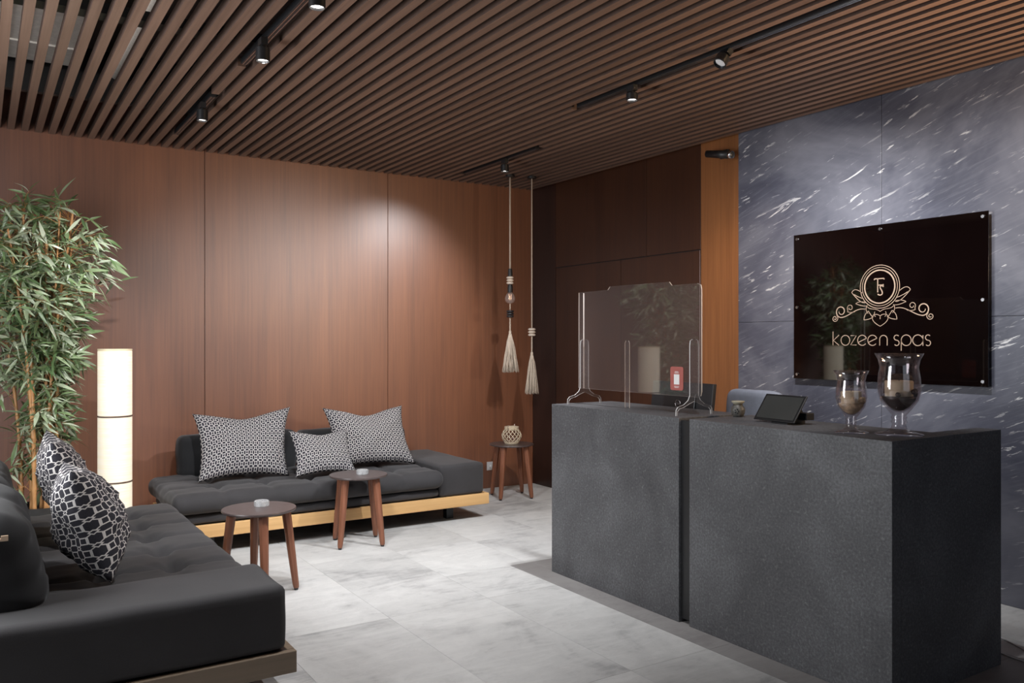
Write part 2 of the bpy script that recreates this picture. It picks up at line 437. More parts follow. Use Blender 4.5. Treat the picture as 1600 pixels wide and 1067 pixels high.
# ------------------------------------------------------------------ walls
wb_ = struct(box('wall_back', 'veneer_dark', XL - .15, XM + .15, YW + .012, YW + .15, 0, 3.3))
def panel(nm, par, m, x0, x1, y0, y1, z0, z1):
    return box(nm, m, x0, x1, y0, y1, z0, z1, par, bevel=.0015)
g = .002
seams = [XL, -.061, 1.492, 3.045, XM]
for a, b in zip(seams[:-1], seams[1:]):
    panel('panel', wb_, 'veneer', a + g, b - g, YW, YW + .012, 0, 3.24)
wr = struct(box('wall_right', 'black_soft', XM + .012, XM + .15, YR, YW, 0, 3.3))
# wood part: corner strip, overhead panels, pilaster
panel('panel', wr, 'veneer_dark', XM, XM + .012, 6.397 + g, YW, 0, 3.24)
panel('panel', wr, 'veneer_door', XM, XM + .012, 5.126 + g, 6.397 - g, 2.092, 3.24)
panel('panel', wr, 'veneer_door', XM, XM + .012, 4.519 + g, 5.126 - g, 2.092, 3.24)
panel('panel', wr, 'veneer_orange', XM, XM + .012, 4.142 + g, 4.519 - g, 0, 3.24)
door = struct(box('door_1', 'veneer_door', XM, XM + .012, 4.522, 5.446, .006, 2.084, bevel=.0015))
tag(box('door_leaf', 'veneer_door', XM, XM + .012, 5.450, 6.392, .006, 2.084, door, bevel=.0015))
box('door_edge', 'chrome', XM - .003, XM, 4.522, 4.527, .006, 2.084, door)
# stone slabs
ys = [4.140, 3.018, 1.75, .48, -.8, -2.1, YR]
for a, b in zip(ys[1:], ys[:-1]):
    for z0, z1 in ((0, 1.531), (1.531, 3.24)):
        panel('slab', wr, 'marble', XM - .012, XM + .012, a + .001, b - .001, z0 + .001, z1 - .001)
# left and rear walls, both outside the photograph; the left one has a glazed opening
wl = struct(MB().box(XL - .15, XL, 4.65, YW, 0, 3.3).box(XL - .15, XL, YR, 2.9, 0, 3.3).box(XL - .15, XL, 2.9, 4.65, 2.7, 3.3).box(XL - .15, XL, 2.9, 4.65, 0, .3).build('wall_left', 'veneer_dark'))
wrr = struct(MB().box(XL, -.1, YR - .15, YR, 0, 3.3).box(3.1, XM, YR - .15, YR, 0, 3.3).box(-.1, 3.1, YR - .15, YR, 2.5, 3.3).build('wall_rear', 'veneer_dark'))

# ------------------------------------------------------------------ ceiling
ceil = struct(box('ceiling', 'plenum', XL - .15, XM + .15, YR - .15, YW + .15, 3.24, 3.36))
P = .0835; SW = .043; SH = .046
slat_me = None
k = 0
x = .191 - P * 17
Ls = (YW - .002) - (-1.6)
M['slat_side'] = plain('slat_side_shade', (.080, .045, .032), .7)  # shade between the slats put into the side and top colour
TX = [(1.19, [(1.45, 4.55), (5.15, 6.32)]), (3.64, [(5.22, 6.45)]), (3.208, [(.15, 4.25)])]
used_gap = set()
while x < XM - .02:
    # a slat on a track's line is cut short to make room for the recessed rail
    cut = [t for t in TX if abs(t[0] - x) <= P / 2 and t[0] not in used_gap]
    if cut:
        used_gap.add(cut[0][0]); TRX = globals().setdefault('TRX', {}); TRX[cut[0][0]] = x
        y = -1.6
        segs = []
        for (g0, g1) in cut[0][1]: segs.append((y, g0)); y = g1
        segs.append((y, YW - .002))
    else: segs = [(-1.6, YW - .002)]
    for (a_, b_) in segs:
        if b_ - a_ < .05: continue
        if cut or slat_me is None:
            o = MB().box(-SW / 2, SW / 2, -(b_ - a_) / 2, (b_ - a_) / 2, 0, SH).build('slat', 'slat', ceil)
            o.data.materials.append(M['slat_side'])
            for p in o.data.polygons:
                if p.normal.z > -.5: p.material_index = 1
            if not cut: slat_me = o.data
        else:
            o = bpy.data.objects.new('slat', slat_me); C.objects.link(o); o.parent = ceil
        o.location = (x, (a_ + b_) / 2, H)
    x += P
box('plenum_blocker', 'black', XL, XM, 5.85, 5.9, H + SH + .002, 3.238, ceil)  # added to keep the plenum fill off the wall above the slats
for y in (4.33, 2.9, 1.45, 0.0):
    box('beam', 'black', XL, XM, y - .05, y + .05, H + SH + .001, H + SH + .05, ceil)
duct = MB().box(-.85, .50, 3.2, 5.75, 3.08, 3.22)
for y in (3.6, 4.2, 4.8, 5.4): duct.box(-.86, .51, y - .015, y + .015, 3.07, 3.23)
duct.build('duct', 'duct', ceil, bevel=.004)
MB().tube([(.75, 1.8, 3.12), (.75, 5.84, 3.12)], .055, 14).build('pipe', 'duct', ceil, True)

# ------------------------------------------------------------------ track lights
def track(x, y0, y1, heads, label, zr=H):
    t_ = empty('track_light', (x, (y0 + y1) / 2, zr))
    tag(t_, label, 'track light')
    l = (y1 - y0) / 2
    MB().box(-.018, .018, -l, l, -.004, .030).build('rail', 'black', t_, bevel=.002)
    MB().box(-.010, -.007, -l, l, -.0052, -.0041).box(.007, .010, -l, l, -.0052, -.0041).build('rail_groove', 'chrome', t_)
    for (hy, tilt, hh, lit) in heads:
        y = hy - (y0 + y1) / 2
        hd = MB().box(-.016, .016, -.03, .03, -.04, -.0055).tube([(0, 0, -.04), (0, 0, -.05)], .01, 10).lathe([(.030, -.05), (.034, -.054), (.034, -hh), (.030, -hh - .002), (.028, -hh + .012)], 24).build('spot_head', 'black', t_, angle=40)
        hd.location = (-.028 if tilt == 0 else 0, y, 0)
        hd.rotation_euler = (0, R(tilt), 0)
        ln = MB().lathe([(.0001, -hh + .008), (.027, -hh + .008), (.027, -hh + .012), (.0001, -hh + .012)], 20).build('lens', 'lens' if lit else 'chrome', hd)
    return t_
track(TRX[1.19], 5.20, 6.28, [(5.36, 0, .115, True)], 'short black ceiling track with one lit spot, above the floor lamp')
track(TRX[1.19], 1.5, 4.50, [(4.06, 0, .115, True), (3.29, 0, .115, True)], 'long black ceiling track with two lit spots, over the left sofa')
track(TRX[3.64], 5.27, 6.40, [(5.70, 0, .105, True)], 'short black ceiling track with one lit spot beside the hanging tassels')
track(TRX[3.208], 0.2, 4.20, [(3.66, 0, .09, True), (2.96, 35, .10, False)], 'long black ceiling track over the reception counter')

# ------------------------------------------------------------------ soft shapes
def soft_box(cx, cy, cz, sx, sy, sz, r, step=.03, fn=None, rz=0):
    hx, hy, hz = sx / 2, sy / 2, sz / 2
    bm = bmesh.new()
    def face(o_, du, dv, nu, nv):
        gr = [[bm.verts.new(o_ + du * (i / nu) + dv * (j / nv)) for j in range(nv + 1)] for i in range(nu + 1)]
        for i in range(nu):
            for j in range(nv): bm.faces.new((gr[i][j], gr[i + 1][j], gr[i + 1][j + 1], gr[i][j + 1]))
    X, Y, Z = Vector((sx, 0, 0)), Vector((0, sy, 0)), Vector((0, 0, sz))
    nx, ny, nzz = max(4, int(sx / step)), max(4, int(sy / step)), max(6, int(sz / (step * .7)))
    o0 = Vector((-hx, -hy, -hz))
    face(o0, Y, X, ny, nx); face(o0 + Z, X, Y, nx, ny)
    face(o0, X, Z, nx, nzz); face(o0 + Y, Z, X, nzz, nx)
    face(o0, Z, Y, nzz, ny); face(o0 + X, Y, Z, ny, nzz)
    bmesh.ops.remove_doubles(bm, verts=bm.verts, dist=1e-5)
    hh = (hx, hy, hz)
    for v_ in bm.verts:
        p = v_.co.copy(); rr = [min(r, h_) for h_ in hh]
        inn = Vector([max(-h_ + q, min(h_ - q, c_)) for c_, h_, q in zip(p, hh, rr)])
        d = p - inn
        if d.length > 1e-6:
            # spherical remap of the corner zone
            m_ = max(abs(d[0]) / rr[0], abs(d[1]) / rr[1], abs(d[2]) / rr[2])
            dn = Vector((d[0] / rr[0], d[1] / rr[1], d[2] / rr[2])).normalized() * m_
            p = inn + Vector((dn[0] * rr[0], dn[1] * rr[1], dn[2] * rr[2]))
        if fn: p = fn(p, hx, hy, hz)
        v_.co = p
    bmesh.ops.recalc_face_normals(bm, faces=bm.faces)
    if rz: bmesh.ops.rotate(bm, verts=bm.verts, cent=(0, 0, 0), matrix=Matrix.Rotation(rz, 3, 'Z'))
    bmesh.ops.translate(bm, verts=bm.verts, vec=(cx, cy, cz))
    me = bpy.data.meshes.new('soft'); bm.to_mesh(me); bm.free()
    return me
def wrinkle(amp, sc, seed=0):
    def fn(p, hx, hy, hz):
        n_ = noise.noise_vector(Vector((p.x * sc + seed, p.y * sc, p.z * sc * 1.5)))
        return p + n_ * amp
    return fn
def futon_fn(along, pitch_a, pitch_b, depth, seed, bulge=.012):
    # tufted mattress: buttons pull the top down on a grid, with radiating creases
    def fn(p, hx, hy, hz):
        q = p.copy()
        if along == 'X': a, b, ha, hb = p.x, p.y, hx, hy
        else: a, b, ha, hb = p.y, p.x, hy, hx
        na = max(1, round(2 * ha / pitch_a)); nb = max(1, round(2 * hb / pitch_b))
        fa = (a + ha) / (2 * ha) * na; fb = (b + hb) / (2 * hb) * nb
        da = (fa - round(fa)) * (2 * ha / na); db = (fb - round(fb)) * (2 * hb / nb)
        edge_a = 1 if 0 < round(fa) < na else 0; edge_b = 1 if 0 < round(fb) < nb else 0
        top = max(0, p.z / hz)
        d2 = math.hypot(da, db)
        dip = math.exp(-(d2 / .055) ** 2) * edge_a * edge_b
        seam = (.45 * math.exp(-(da / .028) ** 2) * edge_a + .38 * math.exp(-(db / .03) ** 2) * edge_b)
        ang = math.atan2(db, da)
        cre = .16 * math.sin(ang * 7 + seed) * math.exp(-((d2 - .06) / .06) ** 2) * edge_a * edge_b
        wr_ = noise.noise(Vector((a * 7 + seed, b * 16, 0))) * .5 + noise.noise(Vector((a * 22, b * 9 + seed, 3))) * .25
        q.z += top * (-depth * min(1.15, dip + seam * .8) + depth * cre * .8 + wr_ * .008 + bulge)
        side = 1 - abs(p.z / hz)
        # front and ends bulge between the seams
        s_ = math.exp(-(da / .05) ** 2) * edge_a
        if abs(b) > hb - .09: 
            off_ = (-.014 * s_ + .012 + wr_ * .008) * (1 if b > 0 else -1) * (.3 + side)
            if along == 'X': q.y += off_
            else: q.x += off_
        if abs(a) > ha - .06:
            o2 = (.008 + .01 * noise.noise(Vector((b * 9, p.z * 8, seed)))) * (1 if a > 0 else -1)
            if along == 'X': q.x += o2
            else: q.y += o2
        return q
    return fn
def frame(par, x0, x1, y0, y1, z0, z1, t, mlong, mshort):
    # each board a part of its own
    long_x = True
    for (a, b, c_, d, mm) in ((x0, x1, y0, y0 + t, mlong), (x0, x1, y1 - t, y1, mlong), (x0, x0 + t, y0 + t, y1 - t, mshort), (x1 - t, x1, y0 + t, y1 - t, mshort)):
        box('plinth_board', mm, a, b, c_, d, z0, z1, par, bevel=.003)

# ---- back sofa
sf = empty('low_sofa', (0, .015, 0))
tag(sf, 'low charcoal sofa along the back wall on a light wood plinth', 'sofa')
frame(sf, 1.09, 3.397, 5.615, 6.62, .116, .20, .03, 'ash', 'ash')
box('platform', 'black', 1.12, 3.367, 5.645, 6.59, .13, .199, sf)
for (x_, y_) in ((1.3, 5.78), (3.13, 5.80), (1.3, 6.45), (3.13, 6.45), (2.2, 6.45), (2.2, 5.80)):
    box('leg', 'black', x_ - .03, x_ + .03, y_ - .03, y_ + .03, 0, .13, sf, bevel=.002)
link('base_mattress', soft_box(2.03, 6.10, .238, 1.88, .94, .078, .035, .06, wrinkle(.004, 4)), 'fabric', sf, True)
link('seat_futon', soft_box(2.01, 6.045, .338, 1.93, .92, .125, .055, .02, futon_fn('X', .32, .34, .040, 2)), 'fabric', sf, True)
link('armrest', soft_box(3.165, 6.11, .322, .39, .96, .245, .022, .03, wrinkle(.003, 5, 3)), 'fabric', sf, True)
for (a, b, z_) in ((1.235, 2.125, .70), (2.145, 3.06, .685)):
    link('back_cushion', soft_box((a + b) / 2, 6.50, (z_ + .38) / 2, b - a, .17, z_ - .38, .05, .03, wrinkle(.01, 5, a)), 'fabric_dark', sf, True)

# ---- left sofa
ls = empty('low_sofa', (0, 0, 0))
tag(ls, 'large charcoal sofa in the left foreground with tufted seat and wooden plinth', 'sofa')
frame(ls, -.20, 1.04, 3.165, 5.46, .116, .20, .03, 'ash_y', 'ash_y')
box('platform', 'black', -.17, 1.01, 3.195, 5.43, .13, .199, ls)
for (x_, y_) in ((.0, 3.35), (.86, 3.35), (.0, 5.25), (.86, 5.25)):
    box('leg', 'black', x_ - .03, x_ + .03, y_ - .03, y_ + .03, 0, .13, ls, bevel=.002)
link('base_mattress', soft_box(.42, 4.50, .238, 1.14, 1.80, .078, .035, .06, wrinkle(.004, 4)), 'fabric', ls, True)
link('seat_futon', soft_box(.435, 4.52, .338, 1.14, 1.86, .125, .055, .02, futon_fn('Y', .32, .30, .045, 5)), 'fabric', ls, True)
link('armrest', soft_box(.41, 3.395, .325, 1.20, .42, .25, .028, .03, wrinkle(.004, 5, 8)), 'fabric', ls, True)
def lean(k_):
    def fn(p, hx, hy, hz):
        n_ = noise.noise_vector(Vector((p.x * 5 + k_, p.y * 4, p.z * 6)))
        q = p + n_ * .014
        q.x += -.10 * (p.z / hz) * .5
        # creased piping wrinkles on the front edge
        q.x += .006 * math.sin(p.z * 60 + 4 * math.sin(p.y * 9)) * (1 if p.x > 0 else 0)
        return q
    return fn
bc = link('back_cushion', soft_box(-.01, 3.83, .60, .40, .86, .39, .09, .022, lean(1)), 'fabric_dark', ls, True)
link('back_cushion', soft_box(-.04, 4.76, .60, .40, .90, .40, .09, .022, lean(4)), 'fabric_dark', ls, True)
MB().tube([(-.12, 3.40, .690), (-.02, 3.387, .696), (.075, 3.385, .712)], .006, 8).box(.066, .088, 3.379, 3.391, .705, .723).build('trim_bar', 'strap', bc)

# ------------------------------------------------------------------ patterned cushions
def pillow(name, corners, thick, m, label, group, seed=0, ears=.10, sag=.03, nu=36, nv=28, parent=None, cat='cushion'):
    bl, br, tr, tl = [Vector(c_) for c_ in corners]
    nrm = ((br - bl).cross(tl - bl)).normalized()
    vs = []; uv = []; fs = []
    for side in (1, -1):
        for i in range(nu + 1):
            for j in range(nv + 1):
                u = -1 + 2 * i / nu; v_ = -1 + 2 * j / nv
                uu = u * (1 - ears * (1 - v_ * v_)); vv = v_ * (1 - ears * 1.2 * (1 - u * u))
                if v_ > 0: vv -= sag * v_ * 2.2 * math.exp(-(u / .45) ** 2)
                a, b = (uu + 1) / 2, (vv + 1) / 2
                p = (bl * (1 - a) + br * a) * (1 - b) + (tl * (1 - a) + tr * a) * b
                t_ = thick * (max(0, (1 - abs(u) ** 2.4)) ** .55) * (max(0, (1 - abs(v_) ** 2.4)) ** .55)
                t_ *= 1 - .22 * math.exp(-((u / .3) ** 2 + ((v_ - .75) / .4) ** 2))
                n_ = noise.noise(Vector((u * 2.2 + seed, v_ * 2.2, side * 1.3)))
                cr = noise.noise(Vector((u * 5 + seed * 2, v_ * 9, side * 5)))
                edge = (1 - u ** 4) * (1 - v_ ** 4)
                t_ *= 1 + .25 * n_
                t_ += (.016 if 'nearest' in label or 'bamboo' in label else .009) * cr * edge
                vs.append(p + nrm * t_ * side); uv.append(((i / nu), (j / nv)))
    n1 = (nu + 1) * (nv + 1)
    for s_ in range(2):
        for i in range(nu):
            for j in range(nv):
                q = [s_ * n1 + i * (nv + 1) + j, s_ * n1 + (i + 1) * (nv + 1) + j, s_ * n1 + (i + 1) * (nv + 1) + j + 1, s_ * n1 + i * (nv + 1) + j + 1]
                fs.append(tuple(q if s_ == 0 else q[::-1]))
    me = mesh(name, vs, fs); ul = me.uv_layers.new(name='UVMap')
    for lp in me.loops: ul.data[lp.index].uv = uv[lp.vertex_index]
    bm = bmesh.new(); bm.from_mesh(me); bmesh.ops.remove_doubles(bm, verts=bm.verts, dist=.0006); bm.to_mesh(me); bm.free()
    o = link(name, me, m, parent, True); tag(o, label, cat, group)
    return o
GP = 'patterned scatter cushions'
pillow('cushion', [(1.27, 5.98, .425), (1.91, 5.98, .415), (2.01, 6.28, .895), (1.295, 6.28, .875)], .085, 'pat', 'large patterned cushion at the left end of the back sofa', GP, 1, ears=.12, sag=.06)
pillow('cushion', [(2.26, 6.02, .43), (2.94, 6.00, .42), (2.955, 6.30, .865), (2.265, 6.28, .875)], .085, 'pat', 'large patterned cushion at the right end of the back sofa', GP, 5, ears=.12, sag=.08)
pillow('cushion', [(1.895, 5.80, .43), (2.37, 5.84, .425), (2.385, 6.06, .725), (1.915, 6.02, .74)], .06, 'pat_s', 'small patterned cushion between the two large ones on the back sofa', GP, 9, ears=.12, sag=.05)
pillow('cushion', [(.445, 3.64, .435), (.485, 4.14, .44), (.315, 4.16, .87), (.305, 3.66, .90)], .13, 'pat_near', 'nearest patterned cushion, on edge in the left foreground sofa', GP, 13, sag=.02)
pillow('cushion', [(.43, 4.42, .44), (.47, 4.98, .44), (.30, 5.02, .935), (.285, 4.42, .935)], .11, 'pat_near', 'patterned cushion behind the nearest one, beside the bamboo', GP, 17, sag=.02)

# ------------------------------------------------------------------ stool tables
def make_table(name):
    t_ = empty(name, (0, 0, 0))
    MB().lathe([(.0001, .462), (.185, .462), (.197, .466), (.199, .472), (.197, .478), (.0001, .4785)], 56).build('tabletop', 'tabletop', t_, angle=35)
    for k_ in range(4):
        a = PI / 4 + k_ * PI / 2
        mb = MB(); n = 10
        top = Vector((math.cos(a) * .145, math.sin(a) * .145, .462)); bot = Vector((math.cos(a) * .202, math.sin(a) * .202, .012))
        tx = Vector((-math.sin(a), math.cos(a), 0)); rd = Vector((math.cos(a), math.sin(a), 0))
        rings = []
        for (s_, w_, d_) in ((0, .028, .024), (.12, .027, .024), (.55, .024, .021), (.95, .019, .017), (1, .016, .014)):
            c_ = top.lerp(bot, s_)
            rings.append([c_ + tx * w_ * .9 + rd * d_ * .45, c_ + tx * w_ * .45 + rd * d_, c_ - tx * w_ * .45 + rd * d_, c_ - tx * w_ * .9 + rd * d_ * .45,
                          c_ - tx * w_ * .9 - rd * d_ * .45, c_ - tx * w_ * .45 - rd * d_, c_ + tx * w_ * .45 - rd * d_, c_ + tx * w_ * .9 - rd * d_ * .45])
        vs = [p for r_ in rings for p in r_]; m8 = 8
        fs = [(i * m8 + q, i * m8 + (q + 1) % m8, (i + 1) * m8 + (q + 1) % m8, (i + 1) * m8 + q) for i in range(len(rings) - 1) for q in range(m8)]
        fs += [tuple(range(8)), tuple(range(len(vs) - 8, len(vs)))]
        lg = mb.add(vs, fs).build('leg', 'walnut', t_, bevel=.0015)
        ft = MB().lathe([(.0001, 0), (.010, 0), (.012, .004), (.012, .013), (.0001, .013)], 12, (bot.x, bot.y, 0)).build('foot', 'black_soft', lg)
    return t_
GT = 'round stool tables'
tb = make_table('stool_table')
TBL = [((1.305, 4.62, 0), 0, 'round walnut stool table nearest the left foreground sofa', 1.0),
       ((2.214, 5.42, 0), R(-14), 'round walnut stool table in front of the back sofa', 1.0),
       ((4.03, 6.29, 0), R(-16), 'round walnut stool table in the corner under the tassels', 1.0)]
for i, (loc, rz, lab, sc) in enumerate(TBL):
    o = tb if i == 0 else copy_tree(tb)
    o.location = loc; o.rotation_euler.z = rz; tag(o, lab, 'side table', GT)
tb.rotation_euler.z = R(38)
def ashtray(x_, y_, lab):
    t_ = empty('ashtray', (x_, y_, .4785))
    tag(t_, lab, 'ashtray', 'glass ashtrays')
    pr = [(.0001, 0), (.030, 0), (.036, .004), (.038, .030), (.036, .032), (.030, .030), (.027, .010), (.0001, .008)]
    n = 16
    me_ = MB().lathe(pr, n)
    o = me_.build('bowl', 'clear', t_)
    for k_ in range(8):
        a = k_ * PI / 4
        MB().box(-.0125, .0125, -.003, .003, .002, .029).build('facet', 'clear', t_)
        f_ = t_.children[-1]; f_.location = (math.cos(a) * .0365, math.sin(a) * .0365, 0); f_.rotation_euler.z = a + PI / 2
ashtray(1.33, 4.66, 'small clear glass ashtray on the nearest stool table')
ashtray(2.235, 5.40, 'small clear glass ashtray on the stool table before the back sofa')

# woven lantern on the corner table
t_ = empty('wicker_lantern', (4.03, 6.29, .4785)); tag(t_, 'small pale woven wicker lantern on the corner table', 'lantern')
def bell(z): return .055 + .032 * math.sin(min(1, max(0, z / .13)) * PI)
wv = MB()
for k_ in range(14):
    for sgn in (1, -1):
        pts = []
        for q in range(15):
            z = .006 + .125 * q / 14; a = k_ * 2 * PI / 14 + sgn * q / 14 * 1.3
            rr = bell(z - .004) + .001 * sgn
            pts.append((rr * math.cos(a), rr * math.sin(a), z))
        wv.tube(pts, .0032, 5)
wv.build('weave', 'wicker', t_, True)
rg = MB()
for (z, r_) in ((.004, .058), (.011, .062), (.130, .060), (.139, .061), (.148, .060)):
    MB().tube([(r_ * math.cos(a * PI / 16), r_ * math.sin(a * PI / 16), z) for a in range(33)], .005, 6, False).build('rim', 'wicker', t_, True)
for a in (R(-57 + 90), R(-57 - 90)):
    MB().tube([(.063 * math.cos(a), .063 * math.sin(a), .13), (.078 * math.cos(a), .078 * math.sin(a), .15), (.066 * math.cos(a), .066 * math.sin(a), .165), (.055 * math.cos(a), .055 * math.sin(a), .150)], .004, 6).build('handle_loop', 'rope', t_, True)
MB().lathe([(.0001, .004), (.048, .004), (.05, .1), (.0001, .1)], 24).build('glass_liner', 'smoke', t_, True)

# ------------------------------------------------------------------ floor lamp
t_ = empty('floor_lamp', (.766, 6.086, 0)); tag(t_, 'tall cream paper column floor lamp beside the bamboo', 'floor lamp')
MB().lathe([(.0001, 0), (.106, 0), (.106, .02), (.0001, .02)], 40).build('base', 'black_soft', t_)
for (z0, z1) in ((.022, .462), (.468, .896), (.903, 1.335)):
    MB().lathe([(.100, z0), (.105, z0 + .004), (.105, z1 - .004), (.100, z1)], 48).build('shade', 'paper', t_, angle=40)
for z in (.465, .8995):
    MB().lathe([(.1035, z - .004), (.1062, z - .003), (.1062, z + .003), (.1035, z + .004)], 48).build('ring', plain('lamp_ring', (.10, .06, .045), .5) if z < .5 else bpy.data.materials['lamp_ring'], t_)
MB().lathe([(.099, 1.335), (.1055, 1.335), (.1055, 1.346), (.099, 1.346)], 48).build('top_rim', 'cream', t_)

# ------------------------------------------------------------------ bamboo
t_ = empty('bamboo_plant', (.36, 6.30, 0)); tag(t_, 'tall artificial bamboo plant behind the left sofa', 'plant')
MB().lathe([(.0001, 0), (.13, 0), (.17, .30), (.175, .32), (.16, .32), (.155, .28), (.0001, .28)], 32).build('pot', 'pot', t_, angle=40)
MB().lathe([(.0001, .285), (.155, .285), (.0001, .292)], 24).build('soil', 'pebble', t_)
canes = []
rnd = random.Random(3)
for k_ in range(17):
    bx_ = rnd.uniform(-.12, .10); by_ = rnd.uniform(-.09, .09)
    h_ = rnd.uniform(1.75, 2.35); lx = bx_ * 1.1 + rnd.uniform(-.10, .10); ly = rnd.uniform(-.10, .10)
    r0 = rnd.uniform(.009, .0145)
    pts = []; rad = []
    n = int(h_ / .045)
    for q in range(n + 1):
        s_ = q / n; z = .285 + (h_ - .285) * s_
        pts.append(Vector((bx_ + lx * s_ * s_, by_ + ly * s_ * s_, z)))
        rad.append(r0 * (1 - .5 * s_) * (1.28 if q % 4 == 0 else 1))
    MB().tube(pts, rad, 7).build('cane', 'cane', t_, True)
    canes.append((pts, h_))
# leaf blade: a bent lance shape with a centre fold
def leaf_geo(l, w_, droop):
    vs = []; fs = []
    prof = [0, .6, 1, .85, .5, 0]
    for i, p_ in enumerate(prof):
        s_ = i / 5; x_ = l * s_; z_ = -droop * l * s_ * s_
        vs += [(x_, w_ * p_ * .5 + .0003, z_ + .12 * w_ * p_), (x_, 0, z_), (x_, -w_ * p_ * .5 - .0003, z_ + .12 * w_ * p_)]
    for i in range(5):
        a = i * 3
        fs += [(a, a + 1, a + 4, a + 3), (a + 1, a + 2, a + 5, a + 4)]
    return vs, fs
variants = []
for (l, w_, d) in ((.135, .021, .25), (.115, .019, .45), (.15, .023, .15), (.10, .017, .6)):
    vs, fs = leaf_geo(l, w_, d); me = mesh('leaf', vs, fs); me.materials.append(M['leaf'])
    me.polygons.foreach_set('use_smooth', [True] * len(me.polygons)); variants.append((me, vs, fs))
leaves = []; twigs = MB()
for k_ in range(700):
    pts, h_ = rnd.choice(canes)
    s_ = 1 - rnd.random() ** 1.3 * .93
    if s_ < .5 and rnd.random() < .35: s_ = rnd.uniform(.5, 1)
    base = pts[int(s_ * (len(pts) - 1))]
    az = rnd.uniform(0, 2 * PI)
    zt = base.z
    R_ = (.13 + .20 * math.exp(-((zt - 1.85) / .45) ** 2)) * rnd.uniform(.35, 1.15)
    if zt < 1.2: R_ *= .8
    if zt > 2.15: R_ *= .75
    tip = base + Vector((math.cos(az) * R_ - (.06 if zt > 1.3 else 0), math.sin(az) * R_ * .85, rnd.uniform(-.02, .16)))
    if tip.y > .43: tip.y = .43
    mid = base.lerp(tip, .5) + Vector((0, 0, .04))
    twigs.tube([base, mid, tip], [.002, .0016, .001], 4)
    for q in range(rnd.randint(4, 7)):
        p0 = mid.lerp(tip, rnd.uniform(.2, 1))
        d = (tip - base).normalized() + Vector((rnd.uniform(-1.6, 1.6), rnd.uniform(-1.2, 1.2), rnd.uniform(-1.7, .8)))
        leaves.append((p0, d.normalized(), rnd.uniform(0, 2 * PI) * .2 + rnd.choice((0, PI)) * 0, rnd.randrange(4), rnd.uniform(.75, 1.25)))
twigs.build('twigs', 'cane', t_)['kind'] = 'stuff'
camd = Vector((-.36, -6.3, 1.4))
ok = []
for lf in leaves:
    p0, d, ro, vi, sc = lf
    if p0.y + d.y * .14 * sc > .46: continue
    ok.append(lf)
ok.sort(key=lambda q: (q[0] - camd).length)
stuff = MB(); shown = 0
for i, (p0, d, ro, vi, sc) in enumerate(ok):
    q = d.to_track_quat('X', 'Z') @ Matrix.Rotation(ro, 3, 'X').to_quaternion()
    vis = (p0.x + .36) > .08 and p0.z > .75
    if vis and shown < 290 and i % 2 == 0:
        o = bpy.data.objects.new('leaf', variants[vi][0]); C.objects.link(o); o.parent = t_
        o.location = p0; o.rotation_mode = 'QUATERNION'; o.rotation_quaternion = q; o.scale = (sc,) * 3; shown += 1
    else:
        mt = Matrix.Translation(p0) @ q.to_matrix().to_4x4() @ Matrix.Scale(sc, 4)
        stuff.add([mt @ Vector(v_) for v_ in variants[vi][1]], variants[vi][2])
so = stuff.build('foliage', 'leaf', t_, True); so['kind'] = 'stuff'

# ------------------------------------------------------------------ hanging tassels
def tassel(par, x_, y_, z0, z1, rw, seed):
    rr = random.Random(seed); mb = MB()
    hgt = z0 - z1
    for k_ in range(150):
        a = rr.uniform(0, 2 * PI); e_ = math.sqrt(rr.random()) * rw
        zb = z1 + rr.uniform(-.006, .02)
        pts = []
        for q in range(6):
            s_ = q / 5; r_ = .008 + (e_ - .008) * (s_ ** .8) + .003 * math.sin(s_ * 9 + k_)
            pts.append((x_ + math.cos(a + .15 * math.sin(s_ * 5 + k_)) * r_, y_ + math.sin(a) * r_, z0 - (z0 - zb) * s_))
        mb.tube(pts, .0026, 4)
    o = mb.build('fringe', 'rope', par, True); o['kind'] = 'stuff'
    MB().lathe([(.0001, .03), (.010, .026), (.013, .012), (.011, 0), (.016, -.014), (.013, -.03), (.0001, -.034)], 16, (x_, y_, z0)).build('knot', 'rope', par, True)
def beads(par, zs, r_, m, name='bead'):
    for z in zs:
        MB().lathe([(.0001, -.011), (r_ * .7, -.010), (r_, 0), (r_ * .7, .010), (.0001, .011)], 20, (0, 0, z)).build(name, m, par, True)
def twist(par, z0, z1):
    mb = MB()
    n = int((z0 - z1) / .004)
    for ph in (0, PI):
        mb.tube([(.0035 * math.cos(ph + q * .9), .0035 * math.sin(ph + q * .9), z0 - (z0 - z1) * q / n) for q in range(n + 1)], .004, 5)
    mb.build('twisted_cord', 'rope', par, True)
a_ = empty('tassel_pendant', (3.989, 6.25, 0)); tag(a_, 'hanging tassel pendant with a globe bulb and black and cream beads', 'pendant', 'hanging tassel pendants')
MB().lathe([(.0001, H), (.042, H), (.042, H - .02), (.0001, H - .022)], 24).build('ceiling_cup', 'black', a_)
MB().tube([(0, 0, H - .02), (0, 0, 2.03)], .0075, 8).build('rope', 'rope', a_, True)
MB().lathe([(.0001, 2.045), (.018, 2.04), (.021, 2.0), (.021, 1.975), (.0001, 1.972)], 18).build('cap', 'black', a_, angle=40)
beads(a_, (1.962, 1.938, 1.914), .034, 'bead')
MB().lathe([(.0001, 1.902), (.02, 1.90), (.024, 1.87), (.022, 1.83), (.0001, 1.828)], 18).build('lamp_socket', 'black', a_, angle=40)
MB().lathe([(.012, 1.832), (.03, 1.818), (.044, 1.79), (.046, 1.775), (.040, 1.75), (.025, 1.735), (.0001, 1.73)], 26).build('bulb', 'amber', a_, True)
MB().tube([(-.012, 0, 1.815), (-.008, 0, 1.765), (0, .008, 1.80), (.008, 0, 1.765), (.012, 0, 1.815)], .0015, 5).build('filament', 'filament', a_, True)
